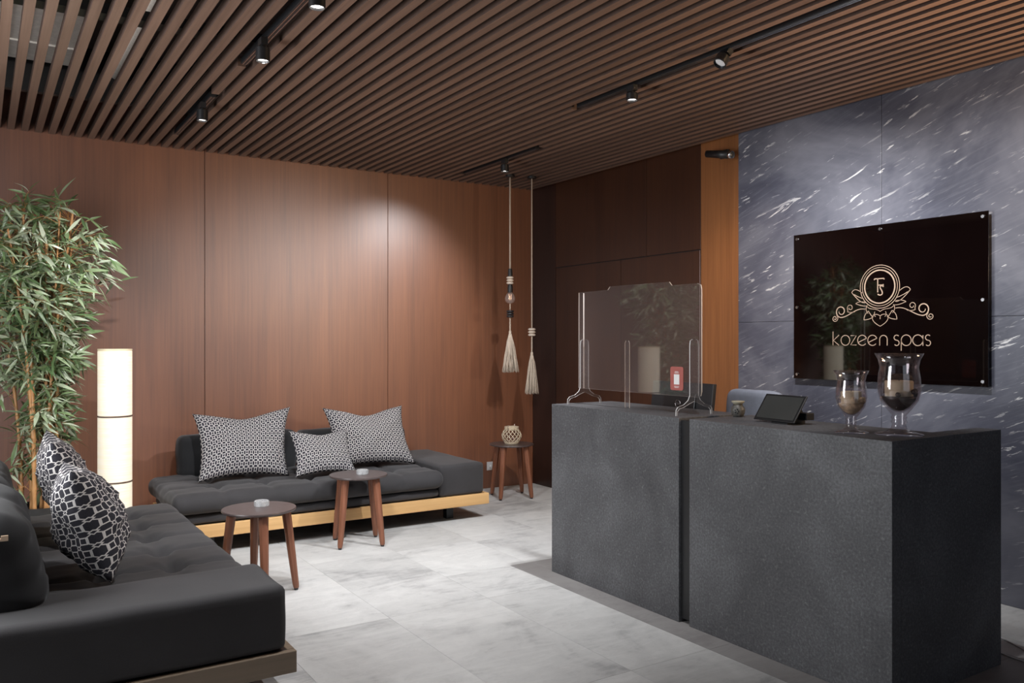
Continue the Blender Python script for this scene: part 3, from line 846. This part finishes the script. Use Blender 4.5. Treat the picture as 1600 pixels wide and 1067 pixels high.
MB().tube([(0, 0, 1.732), (0, 0, 1.675)], .005, 8).build('cord', 'rope', a_, True)
beads(a_, (1.662, 1.640, 1.618), .036, 'beadb')
twist(a_, 1.61, 1.475)
tassel(a_, 0, 0, 1.462, 1.123, .078, 1)
b_ = empty('tassel_pendant', (4.189, 6.20, 0)); tag(b_, 'lower hanging tassel pendant with three cream beads', 'pendant', 'hanging tassel pendants')
MB().lathe([(.0001, H), (.042, H), (.042, H - .02), (.0001, H - .022)], 24).build('ceiling_cup', 'black', b_)
MB().tube([(0, 0, H - .02), (0, 0, 1.515)], .006, 8).build('rope', 'rope', b_, True)
beads(b_, (1.503, 1.478, 1.453), .036, 'bead')
twist(b_, 1.445, 1.285)
tassel(b_, 0, 0, 1.272, .925, .066, 2)

# wall socket
t_ = empty('wall_socket', (4.101, YW, .21)); tag(t_, 'small white wall socket with plug behind the sofa arm', 'socket')
MB().box(-.04, .04, -.008, -.0005, -.04, .04).build('plate', 'white', t_, bevel=.003)
MB().lathe([(.0001, 0), (.02, 0), (.018, .03), (.0001, .03)], 18).build('plug', 'white', t_, angle=40)
t_.children[-1].rotation_euler.x = R(90); t_.children[-1].location = (0, -.008, -.005)

# security camera on the right wall
t_ = empty('security_camera', (XM, 4.27, 2.76)); tag(t_, 'small black security camera high on the wood panel beside the stone wall', 'security camera')
MB().box(-.02, -.0005, -.04, .04, -.03, .03).tube([(-.01, 0, 0), (-.07, 0, -.01)], .012, 10).build('bracket', 'black', t_, bevel=.002)
MB().tube([(-.085, .10, .012), (-.085, -.12, -.035)], [.026, .03], 16).build('body', 'black', t_, True)
MB().tube([(-.085, -.12, -.035), (-.085, -.14, -.039)], [.031, .026], 18, True).build('lens_ring', 'chrome', t_, True)
MB().tube([(-.085, -.139, -.0388), (-.085, -.144, -.0398)], [.022, .018], 16).build('lens', 'screen', t_, True)

# ------------------------------------------------------------------ reception counter
HD = 1.016
ct = empty('reception_counter', (0, 0, 0)); tag(ct, 'dark grey stone-look reception counter in two blocks', 'reception counter')
lb = MB().box(DX0, 3.40, 3.036, DY1, 0, HD).build('left_block', 'counter', ct, bevel=.002)
box('front_panel', 'counter', DX0, 2.99, DY0, 2.963, 0, HD, ct, bevel=.002)
box('side_panel', 'counter', 2.9905, DX1, DY0, 1.96, 0, HD, ct, bevel=.002)
MB().prism([(2.9905, 1.9605), (DX1, 1.9605), (DX1, 1.99), (3.37, 1.99), (3.37, 2.963), (2.9905, 2.963)], lambda a, b, t: (a, b, t), HD - .0195, HD).build('right_top', 'counter', ct, bevel=.002)
box('inner_panel', 'black_soft', 3.31, 3.36, 1.965, 2.96, .0, HD - .021, ct)
box('gap_panel', 'black', 2.950, 3.12, 2.9635, 3.0355, .02, HD - .012, ct)
od = empty('office_desk', (3.6, 3.05, 0)); tag(od, 'dark office desk hidden behind the reception counter', 'desk')
def dbox(*a, **k):
    o = box(*a, **k); o.parent = od; o.location = (-3.6, -3.05, 0)
dbox('desktop', 'black_soft', 3.405, 3.80, 1.99, DY1, .72, .75, bevel=.002)
dbox('end_panel', 'black_soft', 3.405, 3.80, DY1 - .04, DY1 - .001, 0, .719)
dbox('end_panel', 'black_soft', 3.405, 3.80, 1.99, 2.03, 0, .719)

# acrylic sneeze screen
XA = 3.125
sc_ = empty('protective_screen', (XA, 3.59, HD)); tag(sc_, 'clear acrylic protective screen standing on the left counter block', 'screen')
def yz_poly(poly, x0, x1): return MB().prism(poly, lambda a, b, t: (t, a, b), x0, x1)
def ring_edges(obj_, m2):
    me = obj_.data; me.materials.append(M[m2])
    for p in me.polygons:
        if abs(p.normal.x) < .5: p.material_index = 1
yl, yr_, zb, zt = .515, -.522, .092, .680
poly = [(yl, zb), (yl, zt), (.235, zt + .003), (.215, zt + .022), (-.285, zt + .020), (-.305, zt), (yr_ + .03, zt), (yr_ + .006, zt - .008), (yr_, zt - .03), (yr_, zb + .03), (yr_ + .006, zb + .008), (yr_ + .03, zb)]
o = yz_poly(poly[::-1], -.003, .003).build('sheet', 'acrylic', sc_); ring_edges(o, 'acrylic_edge')
o = yz_poly([(yl - .036, zb), (yl - .036, zt - .004), (yl - .038, zt - .004), (yl - .038, zb)], .004, .012).build('side_fin', 'acrylic', sc_); ring_edges(o, 'acrylic_edge')
def xz_leg(yc):
    # inverted-Y foot, cut from a flat sheet set across the screen
    out = [(.032, .36), (.028, .385), (.012, .392), (-.012, .392), (-.028, .385), (-.032, .36), (-.032, .10), (-.045, .075), (-.075, .055), (-.115, .045), (-.128, .03), (-.13, 0), (-.12, 0), (-.117, .022), (-.105, .034), (-.07, .043), (-.035, .058), (0, .07)]
    mir = [(-a, b) for a, b in out[::-1][1:]]
    pl = out[::-1] 
    full = [(.12, 0), (.117, .022), (.105, .034), (.07, .043), (.035, .058), (0, .07), (-.035, .058), (-.07, .043), (-.105, .034), (-.117, .022), (-.12, 0), (-.13, 0), (-.128, .03), (-.115, .045), (-.075, .055), (-.045, .075), (-.032, .10),
            (-.032, .36), (-.028, .385), (-.012, .392), (.012, .392), (.028, .385), (.032, .36), (.032, .10), (.045, .075), (.075, .055), (.115, .045), (.128, .03), (.13, 0)]
    o = MB().prism(full, lambda a, b, t: (a, yc + t, b), -.0025, .0025).build('leg', 'acrylic', sc_)
    me = o.data; me.materials.append(M['acrylic_edge'])
    for p in me.polygons:
        if abs(p.normal.y) < .5: p.material_index = 1
xz_leg(.46); xz_leg(-.468)
o = MB().prism([(-.02, 0), (-.02, .37), (-.012, .385), (.012, .385), (.02, .37), (.02, 0)], lambda a, b, t: (.008 + t, .07 + a, b), -.002, .002).build('middle_support', 'acrylic', sc_)
o.data.materials.append(M['acrylic_edge'])
for p in o.data.polygons:
    if abs(p.normal.x) < .5: p.material_index = 1
# card stuck to the screen
cd = empty('red_card', (XA - .0045, 3.245, 1.20)); tag(cd, 'small red card with a white square stuck on the acrylic screen', 'card')
def rrect(w_, h_, r_, n=5):
    pts = []
    for (cx, cy, a0) in ((w_ / 2 - r_, h_ / 2 - r_, 0), (-w_ / 2 + r_, h_ / 2 - r_, 90), (-w_ / 2 + r_, -h_ / 2 + r_, 180), (w_ / 2 - r_, -h_ / 2 + r_, 270)):
        for q in range(n + 1):
            a = R(a0 + 90 * q / n); pts.append((cx + r_ * math.cos(a), cy + r_ * math.sin(a)))
    return pts
MB().prism(rrect(.095, .125, .012), lambda a, b, t: (t, -a, b), -.001, .001).build('card', 'sticker', cd)
MB().prism([(-.02, -.032), (.02, -.032), (.02, .022), (-.02, .022)], lambda a, b, t: (t, -a, b), -.0016, -.0012).build('white_square', 'sticker_w', cd)
ln = MB()
for (z, w_) in ((.036, .026), (.030, .032), (-.042, .036), (-.048, .03)):
    ln.prism([(-w_ / 2, z - .0012), (w_ / 2, z - .0012), (w_ / 2, z + .0012), (-w_ / 2, z + .0012)], lambda a, b, t: (t, -a, b), -.0016, -.0012)
ln.build('print_lines', 'sticker_w', cd)

# ---- monitor behind the left block
t_ = empty('monitor', (3.53, 3.66, .7505)); tag(t_, 'black computer monitor seen from behind through the acrylic screen', 'monitor')
t_.rotation_euler.z = R(-3)
MB().box(-.06, .10, -.11, .11, 0, .012).build('stand_base', 'black_soft', t_, bevel=.003)
MB().box(.0, .03, -.03, .03, .012, .25).build('stand_neck', 'black_soft', t_, bevel=.003)
MB().prism([(-.27, .10), (.27, .10), (.27, .40), (-.27, .40)], lambda a, b, t: (t + (b - .1) * .12, a, b), -.006, .02).build('screen', 'black_soft', t_, bevel=.004)
MB().prism([(-.14, .16), (.14, .16), (.14, .34), (-.14, .34)], lambda a, b, t: (t + (b - .1) * .12, a, b), -.018, -.0065).build('back_bulge', 'black', t_, bevel=.006)

def text_mesh(txt, size, extrude=.0004):
    cu = bpy.data.curves.new('txt', 'FONT'); cu.body = txt; cu.size = size; cu.extrude = extrude; cu.align_x = 'CENTER'; cu.align_y = 'CENTER'
    ob = bpy.data.objects.new('txt', cu); C.objects.link(ob)
    dg = bpy.context.evaluated_depsgraph_get(); me = bpy.data.meshes.new_from_object(ob.evaluated_get(dg))
    bpy.data.objects.remove(ob); return me
bd = empty('emblem_plate', (0, 0, 0)); bd.parent = t_; bd.location = (.0, -.02, .275)
mb = MB(); mb.tube([(-.0195, .022 * math.cos(a * PI / 16), .022 * math.sin(a * PI / 16)) for a in range(33)], .0022, 6, False)
o = mb.build('ring', 'chrome', bd, True)
me = text_mesh('DELL', .017)
o = link('lettering', me, 'chrome', bd); o.rotation_euler = (R(90), 0, R(-90)); o.location = (-.0195, 0, 0)

# ---- oil burner
t_ = empty('oil_burner', (3.235, 2.926, HD)); tag(t_, 'small grey ceramic oil burner with cut-out star on the counter', 'oil burner')
MB().lathe([(.0001, 0), (.024, 0), (.031, .012), (.036, .03), (.034, .045), (.024, .058), (.022, .063), (.0001, .063)], 28).build('body', 'ceramic', t_, True)
MB().lathe([(.020, .063), (.030, .072), (.033, .079), (.031, .080), (.022, .072), (.0001, .070)], 28).build('dish', 'ceramic_lip', t_, True)
cuts = MB()
for k_ in range(5):
    a = k_ * 2 * PI / 5
    th = R(212)
    yy = .010 * math.cos(a); zz = .030 + .010 * math.sin(a)
    c_ = Vector((math.cos(th + yy / .036) * .0345, math.sin(th + yy / .036) * .0345, zz))
    cuts.tube([c_, c_ + Vector((math.cos(th), math.sin(th), 0)) * .0025], .0036, 8)
cuts.build('cutouts', 'black', t_)

# ---- tablet terminal
t_ = empty('tablet_terminal', (3.115, 2.60, HD)); tag(t_, 'black tablet terminal tilted on its stand on the right counter block', 'tablet')
bd = MB().box(-.007, .0, -.125, .125, 0, .146).build('tablet', 'black', t_, bevel=.003); bd.rotation_euler.y = R(36); bd.location = (0, 0, .008)
sc2 = MB().box(-.0082, -.0072, -.113, .113, .011, .135).build('screen_glass', 'screen', bd)
MB().prism([(.01, 0), (.13, 0), (.13, .035), (.09, .085), (.02, .018)], lambda a, b, t: (a, t, b), -.07, .03).build('stand', 'black_soft', t_, bevel=.003)
MB().box(.075, .125, -.125, -.07, .02, .052).build('side_reader', 'black_soft', t_, bevel=.002)
t_.rotation_euler.z = R(-4)

# ---- hurricane candle glasses
def hurricane(name, loc, sc_, label, fill, contents):
    t_ = empty(name, loc); tag(t_, label, 'candle holder', 'hurricane candle glasses')
    s = sc_
    outer = [(.0001, .002), (.068, 0), (.070, .003), (.035, .012), (.022, .022), (.020, .035), (.024, .042), (.020, .049), (.024, .056), (.020, .062), (.034, .080), (.055, .110), (.063, .145), (.060, .185), (.055, .215), (.060, .240), (.070, .260)]
    inner = [(.067, .2595), (.057, .240), (.052, .215), (.057, .185), (.060, .145), (.052, .112), (.032, .086), (.012, .074), (.0001, .072)]
    MB().lathe([(a * s[0], b * s[1]) for a, b in outer + inner], 44).build('glass_bowl', 'smoke', t_, True)
    MB().lathe([(.0001, .076 * s[1]), (.012 * s[0], .078 * s[1]), (.030 * s[0], .090 * s[1]), (.047 * s[0], .112 * s[1]), (.050 * s[0], .122 * s[1]), (.0001, .124 * s[1])], 28).build('filling', fill, t_, True)
    cz = .124 * s[1]
    MB().lathe([(.0001, cz), (.040 * s[0], cz), (.041 * s[0], cz + .045 * s[1]), (.038 * s[0], cz + .049 * s[1]), (.0001, cz + .045 * s[1])], 26).build('candle', 'cream', t_, angle=40)
    MB().tube([(0, 0, cz + .045 * s[1]), (.001, 0, cz + .057 * s[1])], .0015, 5).build('wick', 'black', t_)
    rr = random.Random(len(label))
    for k_ in range(contents):
        a = rr.uniform(0, 2 * PI); r_ = .046 * s[0]
        o = MB().lathe([(.0001, -.009), (.009, -.006), (.012, 0), (.008, .007), (.0001, .009)], 10).build('pebble', fill, t_, True)
        o.location = (math.cos(a) * r_, math.sin(a) * r_, cz + rr.uniform(.004, .02)); o.rotation_euler = (rr.random() * 3, rr.random() * 3, 0)
hurricane('candle_glass', (3.075, 2.165, HD), (1, 1), 'shorter smoked hurricane glass with pale filling and candle', 'shell', 9)
hurricane('candle_glass', (3.170, 2.010, HD), (1.33, 1.28), 'taller smoked hurricane glass with dark filling and candle', 'pebble', 10)

# ---- office chair
t_ = empty('office_chair', (3.97, 3.46, 0)); tag(t_, 'grey-blue office chair behind the counter', 'chair')
t_.rotation_euler.z = R(0)
link('backrest', soft_box(-.03, -.01, .83, .06, .45, .55, .03, .03, lambda p, hx, hy, hz: Vector((p.x - .05 * (1 - (p.y / hy) ** 2) * 0 + .03 * (p.y / hy) ** 2, p.y * (1 - .10 * max(0, p.z / hz) ** 6), p.z - .02 * (abs(p.y) / hy) ** 6 * (1 if p.z > 0 else 0)))), 'chair', t_, True)
link('seat', soft_box(.22, 0, .47, .42, .46, .09, .04, .04), 'chair', t_, True)
MB().tube([(-.02, 0, .60), (.0, 0, .45), (.15, 0, .41)], .02, 10).build('back_bracket', 'black', t_, True)
MB().tube([(.20, 0, .43), (.20, 0, .10)], .028, 14).build('gas_lift', 'black', t_, True)
for k_ in range(5):
    a = k_ * 2 * PI / 5 + .3; e_ = Vector((.2 + math.cos(a) * .26, math.sin(a) * .26, .075))
    lg = MB().tube([(.20, 0, .11), e_], [.022, .014], 8).build('base_arm', 'black', t_, True)
    MB().tube([e_ + Vector((-math.sin(a) * .018, math.cos(a) * .018, -.047)), e_ + Vector((math.sin(a) * .018, -math.cos(a) * .018, -.047))], .0275, 14).build('caster', 'black_soft', lg, True)

# cable on the floor behind the counter
def cable(pts, label):
    cu = MB(); P_ = [Vector(p) for p in pts]; sm = []
    for i in range(len(P_) - 1):
        p0, p1, p2, p3 = P_[max(i - 1, 0)], P_[i], P_[i + 1], P_[min(i + 2, len(P_) - 1)]
        for q in range(8):
            t = q / 8
            sm.append(.5 * ((2 * p1) + (p2 - p0) * t + (2 * p0 - 5 * p1 + 4 * p2 - p3) * t * t + (3 * p1 - p0 - 3 * p2 + p3) * t ** 3))
    sm.append(P_[-1])
    o = cu.tube(sm, .0035, 6).build('cable', 'white', None, True); tag(o, label, 'cable')
cable([(4.20, 2.45, .0036), (4.10, 2.20, .0036), (4.045, 2.05, .0036), (3.985, 1.93, .0036), (3.90, 1.80, .0036), (3.84, 1.83, .0036), (3.85, 1.95, .0036), (3.92, 2.10, .0036)], 'pale cable looped on the floor right of the counter')

# ------------------------------------------------------------------ sign
sg = empty('wall_sign', (XM - .045, 3.0, 0)); tag(sg, 'black glass sign with gold flower emblem reading kozeen spas', 'sign')
MB().box(-.006, 0, -.633, .627, 1.152, 2.096).build('panel', 'sign', sg, bevel=.001)
for (y_, z_) in ((.60, 2.068), (.0, 2.068), (-.605, 2.068), (.60, 1.62), (-.605, 1.62), (.60, 1.18), (0, 1.18), (-.605, 1.18)):
    MB().tube([(-.012, y_, z_), (.032, y_, z_)], .009, 14).build('standoff', 'chrome', sg)
SX = -.0065
def stroke(name, paths, wd, m='gold', th=.0012):
    mb = MB()
    for pth in paths:
        pts = [Vector((p[0], p[1])) for p in pth]; n = len(pts)
        closed = (pts[0] - pts[-1]).length < 1e-4
        Lf, Rt = [], []
        for i in range(n):
            a = pts[i - 1] if i > 0 else (pts[-2] if closed else pts[i]); b = pts[i + 1] if i < n - 1 else (pts[1] if closed else pts[i])
            d = (b - a).normalized(); nn = Vector((-d.y, d.x))
            ww = wd(i / (n - 1)) if callable(wd) else wd
            Lf.append(pts[i] + nn * ww / 2); Rt.append(pts[i] - nn * ww / 2)
        vs = []
        for l_, r_ in zip(Lf, Rt):
            vs += [(SX - th, -l_.x, l_.y), (SX - th, -r_.x, r_.y), (SX + .0003, -l_.x, l_.y), (SX + .0003, -r_.x, r_.y)]
        fs = []
        for i in range(n - 1):
            a = 4 * i; b = a + 4
            fs += [(a, a + 1, b + 1, b), (a + 2, b + 2, b + 3, a + 3), (a, b, b + 2, a + 2), (a + 1, a + 3, b + 3, b + 1)]
        fs += [(0, 2, 3, 1), (4 * n - 4, 4 * n - 3, 4 * n - 1, 4 * n - 2)]
        mb.add(vs, fs)
    return mb.build(name, m, sg)
def arc(cx, cz, rx, rz, a0, a1, n=28): return [(cx + rx * math.cos(R(a0 + (a1 - a0) * i / n)), cz + rz * math.sin(R(a0 + (a1 - a0) * i / n))) for i in range(n + 1)]
def bez(*P_, n=18):
    out = []
    for i in range(n + 1):
        t = i / n; q = [Vector(p) for p in P_]
        while len(q) > 1: q = [q[j].lerp(q[j + 1], t) for j in range(len(q) - 1)]
        out.append((q[0].x, q[0].y))
    return out
CZ = 1.724
stroke('ring', [arc(-.004, CZ, .129, .129, 0, 360, 72)], .0035)
stroke('ring', [arc(-.004, CZ, .115, .115, 0, 360, 72)], .003)
stroke('ring', [arc(-.004, CZ, .099, .099, 0, 360, 72)], .008)
# letters, x measured to the right of the sign's middle
def seg(*p): return list(p)
W1 = .0046
bz = 1.372; xh = .0305   # x-height radius
stroke('letter', [seg((-.016, 1.773), (-.016, 1.69)), seg((-.038, 1.772), (.026, 1.772)), seg((-.038, 1.772), (-.038, 1.765)), seg((.026, 1.772), (.026, 1.765)), seg((-.016, 1.733), (.020, 1.733)), seg((.020, 1.738), (.020, 1.728))], .006)
stroke('letter', [bez((.022, 1.722), (.012, 1.735), (-.010, 1.732), (-.012, 1.716), (.004, 1.704), (.026, 1.698), (.028, 1.676), (.004, 1.662), (-.016, 1.680), n=30)], .0065)
stroke('letter', [seg((-.326, bz), (-.326, 1.458)), seg((-.283, 1.436), (-.323, 1.402), (-.283, bz))], W1)
def ring_l(cx): return arc(cx, bz + .031, .031, .031, 0, 360, 36)
stroke('letter', [ring_l(-.237)], W1)
stroke('letter', [seg((-.200, 1.432), (-.160, 1.432), (-.200, bz + .002), (-.160, bz + .002))], W1)
for cx in (-.120, -.051):
    stroke('letter', [arc(cx, bz + .031, .031, .031, -42, -338, 30), seg((cx - .027, bz + .018), (cx + .029, bz + .043))], W1)
stroke('letter', [seg((-.003, bz), (-.003, 1.404)) + arc(.0215, 1.408, .0245, .0245, 180, 0, 18) + [(.046, bz)]], W1)
def ess(cx, w_): return [arc(cx, bz + .0465, w_, .015, 40, 250, 14) + arc(cx, bz + .0155, w_, .0155, 70, -140, 14)]
stroke('letter', ess(.106, .016), W1)
stroke('letter', [ring_l(.166), seg((.135, bz + .031), (.135, 1.342))], W1)
stroke('letter', [ring_l(.237), seg((.268, 1.432), (.268, bz))], W1)
stroke('letter', ess(.298, .015), W1)
# flower under the ring
def petal(tip, b0, b1, k_=.35):
    t_ = Vector(tip); p0 = Vector(b0); p1 = Vector(b1)
    m_ = (p0 + p1) / 2; ax = t_ - m_; nn = (p0 - p1) * .5
    return [bez(p0, p0 + ax * .5 + nn * k_, t_), bez(t_, p1 + ax * .5 - nn * k_, p1)]
for sx in (1, -1):
    o_ = .004 if sx > 0 else -.004
    stroke('leaf_motif', petal((sx * .192, 1.697), (sx * .120, 1.690), (sx * .098, 1.632), .9) + [bez((sx * .108, 1.655), (sx * .15, 1.668), (sx * .175, 1.685))], .0035)
    stroke('leaf_motif', petal((sx * .165, 1.628), (sx * .10, 1.635), (sx * .085, 1.612), .6), .003)
    stroke('petal', [bez((sx * .085, 1.615), (sx * .105, 1.59), (sx * .08, 1.565)), bez((sx * .05, 1.54), (sx * .075, 1.575), (sx * .078, 1.58)), bez((sx * .078, 1.58), (sx * .108, 1.56), (sx * .108, 1.527)), bez((sx * .108, 1.527), (sx * .07, 1.527), (sx * .045, 1.545))], .0035)
    stroke('petal', [bez((0, 1.575), (sx * .03, 1.600), (sx * .06, 1.582), (sx * .085, 1.605)), bez((sx * .035, 1.575), (sx * .045, 1.552), (sx * .030, 1.545))], .003)
    def spiral(cx, cz, r0, turns, a0, dr):
        return [(cx + sx * (r0 - dr * i / 40) * math.cos(R(a0 + turns * 360 * i / 40)), cz + (r0 - dr * i / 40) * math.sin(R(a0 + turns * 360 * i / 40))) for i in range(41)]
    stroke('scroll', [bez((sx * .100, 1.592), (sx * .150, 1.603), (sx * .19, 1.575), (sx * .225, 1.548), (sx * .265, 1.545)) + spiral(sx * .268, 1.583, .038, 1.25, -90, .024)], lambda s_: .0035 + .003 * math.sin(s_ * PI))
    stroke('scroll', [bez((sx * .170, 1.578), (sx * .20, 1.572), (sx * .222, 1.580)) + spiral(sx * .203, 1.604, .021, 1.1, -40, .012)], .0032)
    stroke('scroll', [spiral(sx * .312, 1.540, .023, 1.6, 120, .019)], .004)
stroke('petal', petal((0, 1.487), (-.045, 1.555), (.045, 1.555), .55) + [bez((-.045, 1.555), (-.02, 1.565), (0, 1.548)), bez((.045, 1.555), (.02, 1.565), (0, 1.548)), seg((0, 1.545), (0, 1.53))], .0035)
